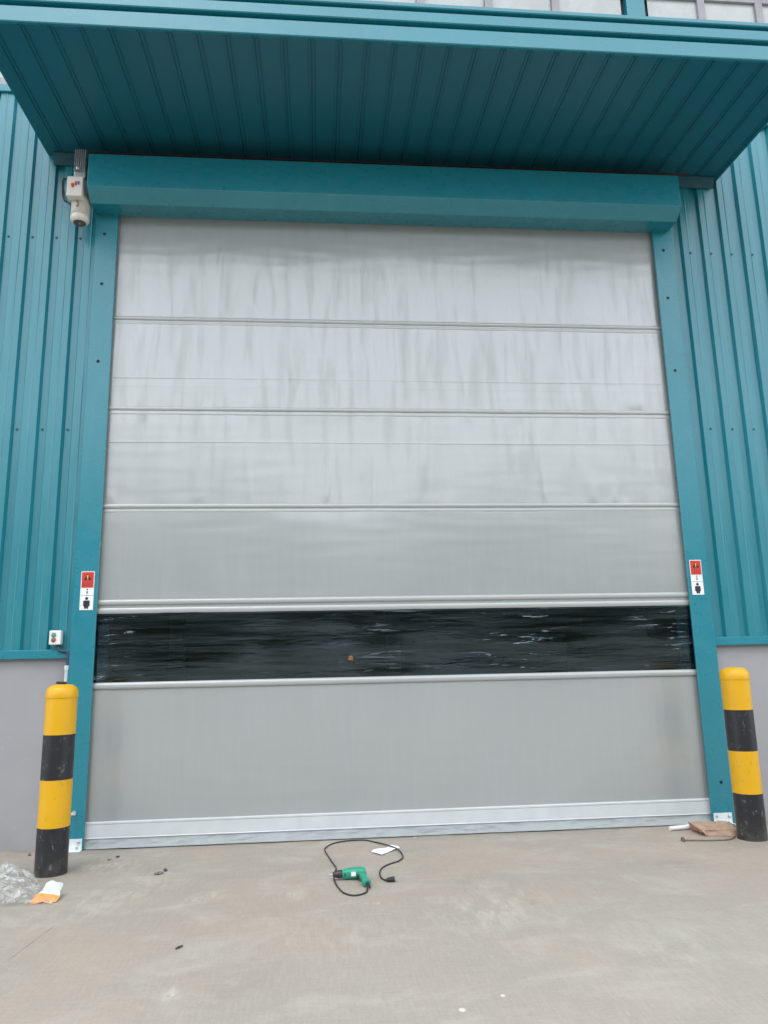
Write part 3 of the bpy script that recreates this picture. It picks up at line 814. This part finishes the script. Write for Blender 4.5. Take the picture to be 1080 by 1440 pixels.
# cord, drawn in the drill's own frame
def loc_(x, y, z=.005):
    v = Vector((x + .488, y + 1.12, z)); v.rotate(Matrix.Rotation(-R(3), 3, 'Z')); return v
cp_ = [loc_(-.404, -1.345, .012), loc_(-.408, -1.39, .006)] + [loc_(x, y, .005 + (.007 if -.5 < y < -.2 and x > -.27 else 0)) for x, y in [(-0.429, -1.437), (-0.488, -1.466), (-0.543, -1.407), (-0.575, -1.28), (-0.592, -1.136), (-0.59, -0.986), (-0.575, -0.87), (-0.602, -0.68), (-0.64, -0.409), (-0.635, -0.293), (-0.576, -0.175), (-0.475, -0.113), (-0.35, -0.113), (-0.288, -0.175), (-0.202, -0.321), (-0.136, -0.466), (-0.118, -0.643), (-0.159, -0.756), (-0.232, -0.829), (-0.284, -0.917), (-0.307, -1.032), (-0.303, -1.147), (-0.28, -1.199)]]
m = MB(); m.tube(spline(cp_, 8), .0048, 8); m.build('power_cord', CABLE, dl, smooth=True)
m = MB()
pp = loc_(-.250, -1.215, .010)
m.lathe([(.007, -.035), (.013, -.02), (.017, .005), (.017, .018)], ax='x', n=12)
m.v = [(x + pp.x, y + pp.y, z + pp.z + .003) for x, y, z in m.v]
po = m.build('plug', BLACKR, dl, smooth=True)
m = MB()
for dy in (-.009, .009): m.box(pp.x + .018, pp.x + .036, pp.y + dy - .002, pp.y + dy + .002, pp.z + .001, pp.z + .007)
m.build('plug_pin', GALV, po)

# ------------------------------------------------------------ paper
def crumple(name, mat, outline_fn, nu, nv, amp, fr, seed, lab, cat, loc, rz=0, thick=.0006, smooth=False):
    m = MB()
    def f(u, v):
        x, y = outline_fn(u, v)
        z = abs(mn.noise(Vector((x * fr + seed, y * fr, 1)))) * amp + abs(mn.noise(Vector((x * fr * 2.7, y * fr * 2.7 + seed, 2)))) * amp * .4 + .003
        return (x, y, z)
    m.grid(f, nu, nv)
    o = m.build(name, mat, None, smooth=smooth, loc=loc, rot=(0, 0, rz))
    md = o.modifiers.new('thickness', 'SOLIDIFY'); md.thickness = thick
    return tag(o, lab, cat)
lo_ = [(-.322, -.490), (-.256, -.581), (-.215, -.512), (-.168, -.469), (-.115, -.399)]
hi_ = [(-.306, -.421), (-.241, -.399), (-.211, -.375), (-.168, -.300), (-.117, -.365)]
def sheetshape(u, v):
    q = u * 4; k = min(3, int(q)); f = q - k
    a = [lo_[k][i] * (1 - f) + lo_[k + 1][i] * f for i in (0, 1)]; b = [hi_[k][i] * (1 - f) + hi_[k + 1][i] * f for i in (0, 1)]
    return (a[0] * (1 - v) + b[0] * v + .215, a[1] * (1 - v) + b[1] * v + .33)
crumple('paper_sheet', PAPER, sheetshape, 16, 8, .014, 9, 2.0, 'creased white sheet of paper under the cord beside the door', 'paper', (-.215, -.33, 0))

# ------------------------------------------------------------ plastic bag and card
t = NT('thin_clear_polythene')
t.t.nodes.remove(t.b)
tr = t.n('ShaderNodeBsdfTransparent'); tr.inputs[0].default_value = (.985, .99, .99, 1)
gl = t.n('ShaderNodeBsdfGlossy'); gl.inputs['Roughness'].default_value = .14
df = t.n('ShaderNodeBsdfDiffuse'); df.inputs[0].default_value = (.92, .95, .96, 1)
b = t.bump(t.noise(14, 5, .7, dist=1.), .9, .02)
t.t.links.new(b, gl.inputs['Normal'])
m1 = t.n('ShaderNodeMixShader'); t.t.links.new(t.ramp(t.noise(13, 5, .7, dist=.8), .47, .72, .03, .55), m1.inputs[0])
t.t.links.new(tr.outputs[0], m1.inputs[1]); t.t.links.new(df.outputs[0], m1.inputs[2])
m2 = t.n('ShaderNodeMixShader'); m2.inputs[0].default_value = .17
t.t.links.new(m1.outputs[0], m2.inputs[1]); t.t.links.new(gl.outputs[0], m2.inputs[2]); t.t.links.new(m2.outputs[0], t.out.inputs[0])
POLY = t.m
def bagf(u, v):
    # v: 0 front edge near camera, 1 narrow twisted top towards the wall
    wdt = .36 * (1 - v) ** .75 * .84 + .025
    x = -2.50 + (u - .5) * 2 * wdt - .16 * v + .02 * mn.noise(Vector((u * 5, v * 5, 9)))
    y = -1.36 + .80 * v + .04 * mn.noise(Vector((u * 4, v * 4, 3)))
    h = ((.055 + .15 * v) * math.sin(math.pi * u) ** .7) * (math.sin(math.pi * min(1, v * 1.2 + .04)) ** .6 if v < .8 else .45 * (1 - v) * 5 * .5)
    h = max(h, 0) * (.75 + .6 * abs(mn.noise(Vector((x * 7, y * 4, 0))))) + .022 * abs(mn.noise(Vector((x * 26, y * 26, 5))))
    return (x, y, h + .003)
m = MB(); m.grid(bagf, 60, 60)
bo = m.build('plastic_bag', POLY, None, smooth=False)
tag(bo, 'crumpled clear plastic bag on the ground beside the left bollard', 'plastic bag')
pk = thing('card_packet', 'white and orange card packet at the edge of the clear plastic bag', 'packet', (-2.235, -1.24, 0), R(8))
pk.scale = (.80, .80, .80)
def flap(a, b, c_, d, bend):
    a, b, c_, d = map(Vector, (a, b, c_, d)); m = MB()
    def f(u, v):
        p = (a * (1 - u) + b * u) * (1 - v) + (d * (1 - u) + c_ * u) * v
        p.z += bend * math.sin(math.pi * u) * math.sin(math.pi * v * .8) + .012 * mn.noise(p * 22)
        p.x += .008 * mn.noise(p * 30); p.y += .010 * mn.noise(p * 18 + Vector((5, 0, 0)))
        return (p.x, p.y, max(.002, p.z))
    m.grid(f, 12, 8); return m
o = flap((-.11, -.085, .004), (.075, -.10, .004), (.085, -.035, .035), (-.085, -.02, .045), .012).build('orange_flap', ORANGE, pk); o.modifiers.new('t', 'SOLIDIFY').thickness = .002
o = flap((-.060, -.019, .046), (.080, -.034, .034), (.085, .06, .085), (-.02, .08, .10), .02).build('printed_card', MINT, pk); o.modifiers.new('t', 'SOLIDIFY').thickness = .002

# ------------------------------------------------------------ cardboard and litter by the right post
bx_ = thing('cardboard_wrap', 'flattened brown cardboard piece in front of the right door post', 'cardboard', (2.245, -.33, 0), R(-6))
bx_.scale = (.86, .86, .86)
def cb(u, v):
    x = -.15 + .33 * u; y = -.12 + .24 * v
    return (x, y, .075 - .030 * (1 - v) + .01 * math.sin(u * 9) + .008 * mn.noise(Vector((x * 12, y * 12, 0))) - .02 * abs(u - .5))
m = MB(); m.grid(cb, 16, 8); o = m.build('top_flap', CARD, bx_); o.modifiers.new('t', 'SOLIDIFY').thickness = .004
def cb2(u, v):
    x = -.11 + .29 * u + .03 * v * (1 if u > .5 else -1)
    return (x, -.135 + .012 * math.sin(u * 7) + .015 * v, .002 + .046 * v)
m = MB(); m.grid(cb2, 16, 4); o = m.build('front_side', CARD, bx_); o.modifiers.new('t', 'SOLIDIFY').thickness = .004
m = MB(); m.add([(-.15, -.125, .048), (-.10, -.135, .002), (-.155, .09, .002), (-.165, .115, .07)], [(0, 1, 2, 3)]); o = m.build('torn_end', CARD2, bx_); o.modifiers.new('t', 'SOLIDIFY').thickness = .004
m = MB(); m.add([(.18, -.12, .048), (.185, -.12, .002), (.18, .11, .002), (.185, .11, .07)], [(0, 1, 2, 3)][:0] + [(0, 1, 2, 3)]); o = m.build('end_flap', CARD2, bx_); o.modifiers.new('t', 'SOLIDIFY').thickness = .004
m = MB(); m.tube([(1.965, -.215, .018), (2.09, -.20, .020), (2.16, -.19, .022)], .0165, 14)
tag(m.build('white_tube', WHITEP, None, smooth=True), 'short white tube poking out left of the brown cardboard', 'tube')
m = MB(); m.tube(spline([(1.895, -.55, .012), (1.915, -.55, .010), (1.94, -.55, .007), (2.10, -.58, .006), (2.24, -.57, .006), (2.32, -.50, .006)], 6), [.020] * 4 + [.018, .014, .010, .008, .006, .0055, .005, .005] + [.005] * 19, 8)
tag(m.build('thin_rod', WOOD, None, smooth=True), 'thin brown rod with flared end in front of the cardboard', 'rod')
m = MB(); m.tube(spline([(2.34, -.16, .012), (2.40, -.21, .03), (2.46, -.28, .02), (2.44, -.36, .006), (2.36, -.38, .006)], 8), .006, 8)
tag(m.build('loose_cable', CABLE, None, smooth=True), 'short loose black cable curled between cardboard and right bollard', 'cable')
crumple('torn_plastic', WHITEP, lambda u, v: (-.05 + .10 * u, -.07 + .14 * v), 8, 8, .07, 14, 4., 'torn white plastic scrap between cardboard and right door post', 'scrap', (2.415, -.20, 0))

# ------------------------------------------------------------ small grit on the yard
def chip(name, loc, sx, sy, sz, mat, lab, seed, rz=0):
    m = MB(); rn = random.Random(seed)
    def f(u, v):
        a = 2 * math.pi * u; ph = math.pi * v
        k = 1 + .35 * mn.noise(Vector((math.cos(a) * 2 + seed, math.sin(a) * 2, v * 3)))
        return (sx * math.cos(a) * math.sin(ph) * k, sy * math.sin(a) * math.sin(ph) * k, sz * (1 - math.cos(ph)) * .5 * 2 * k * .5)
    m.grid(f, 14, 7)
    tag(m.build(name, mat, None, rot=(0, 0, rz), loc=loc), lab, 'debris')
chip('mortar_lump', (-1.706, -.80, 0), .032, .018, .014, DEBR, 'largest grey mortar lump on concrete, right of left bollard', 1, .5)
chip('mortar_chip', (-1.675, -.735, 0), .014, .012, .016, DEBK, 'tiny dark chip just behind the largest grey mortar lump', 2)
chip('mortar_chip', (-2.085, -.30, 0), .014, .011, .010, DEBK, 'dark chip on the concrete close to the door\'s left corner', 3, .4)
chip('mortar_chip', (-2.125, -.37, 0), .016, .010, .008, DEBR, 'flat grey chip in front of the dark chip near left post', 4, 1.)
chip('dark_chip', (-1.337, -2.13, 0), .008, .028, .008, DEBK, 'small dark elongated chip alone on the open concrete', 5, -.5)
chip('mortar_chip', (-2.738, -.14, 0), .012, .012, .016, DEBR, 'small pebble on the ground at the left plinth wall', 6)
chip('pale_flake', (.03, -.10, 0), .018, .010, .006, simple('pale_grey_flake', (.45, .46, .46), .7), 'small pale flake at the foot of the door beside the cord', 7)

# ------------------------------------------------------------ amber lamp placed inside the hall for the orange dot in the window
wl = thing('warning_lamp', 'small glowing amber lamp seen through the window strip', 'lamp', (-.19, 5.7, 1.36))
m = MB(); m.lathe([(.05, -.02), (.05, .0)], n=20); m.build('glow_base', BLACKR, wl, smooth=True)
t = NT('amber_glow_body'); AMB = t.set(color=(.8, .2, .02), emit=(1., .22, .03), es=1.3)
m = MB(); m.lathe([(.033, .0005), (.035, .04), (.028, .058), (.010, .068)], n=20); m.build('amber_glow_body', AMB, wl, smooth=True)
m = MB(); m.box(-.02, .62, .0, .02, -.05, -.021); m.box(.6, .62, .02, .299, -.05, -.021); m.build('bracket', BLACKR, wl)

# ------------------------------------------------------------ trees across the yard, mirrored in the paint and film
BARK = simple('bark', (.09, .07, .05), .9)
t = NT('leaves'); LEAF = t.set(color=t.mix(t.ramp(t.noise(.9, 3), .3, .7), (.026, .065, .016), (.06, .12, .022)), rough=.6)
def crown_mesh(seed):
    rn = random.Random(seed); m = MB()
    cl = [(rn.uniform(-2.6, 2.6), rn.uniform(-2.2, 2.2), rn.uniform(2.0, 10.2), rn.uniform(1.2, 2.2)) for _ in range(26)]
    for i in range(5200):
        c_ = rn.choice(cl); d = Vector((rn.gauss(0, 1), rn.gauss(0, 1), rn.gauss(0, 1))).normalized() * c_[3] * rn.uniform(.6, 1.05)
        p = Vector(c_[:3]) + d; s1 = rn.uniform(.16, .34)
        a = Vector((rn.uniform(-1, 1), rn.uniform(-1, 1), rn.uniform(-1, 1))).normalized(); b = a.orthogonal().normalized()
        m.add([p - a * s1, p + b * s1 * .6, p + a * s1, p - b * s1 * .6], [(0, 1, 2, 3)])
    me = m.mesh('crown'); me.materials.append(LEAF); return me
crowns = [crown_mesh(s_) for s_ in (5, 6)]
tm = MB(); tm.tube([(0, 0, 0), (.1, 0, 2), (0, .1, 5), (.2, 0, 9)], [.3, .24, .18, .06], 10)
for q in ((1.8, .4, 6), (-1.6, .8, 7), (.6, -1.7, 6.5), (-.8, -1.2, 8)):
    tm.tube([(.05, 0, 2.6), (q[0] * .5, q[1] * .5, 4.4), q], [.13, .09, .03], 7)
trunk_me = tm.mesh('trunk', True); trunk_me.materials.append(BARK)
rn = random.Random(8)
for i in range(17):
    r_ = thing('leafy_tree', 'leafy green tree in the row across the yard, mirrored in the window strip', 'tree', (-27 + i * 3.6 + rn.uniform(-.6, .6), -25 - rn.uniform(0, 2.5), 0), rn.uniform(0, 6), 'trees across the yard')
    sc1 = rn.uniform(.66, .80); r_.scale = (sc1, sc1, sc1)
    link('crown', crowns[i % 2], r_); link('trunk', trunk_me, r_)
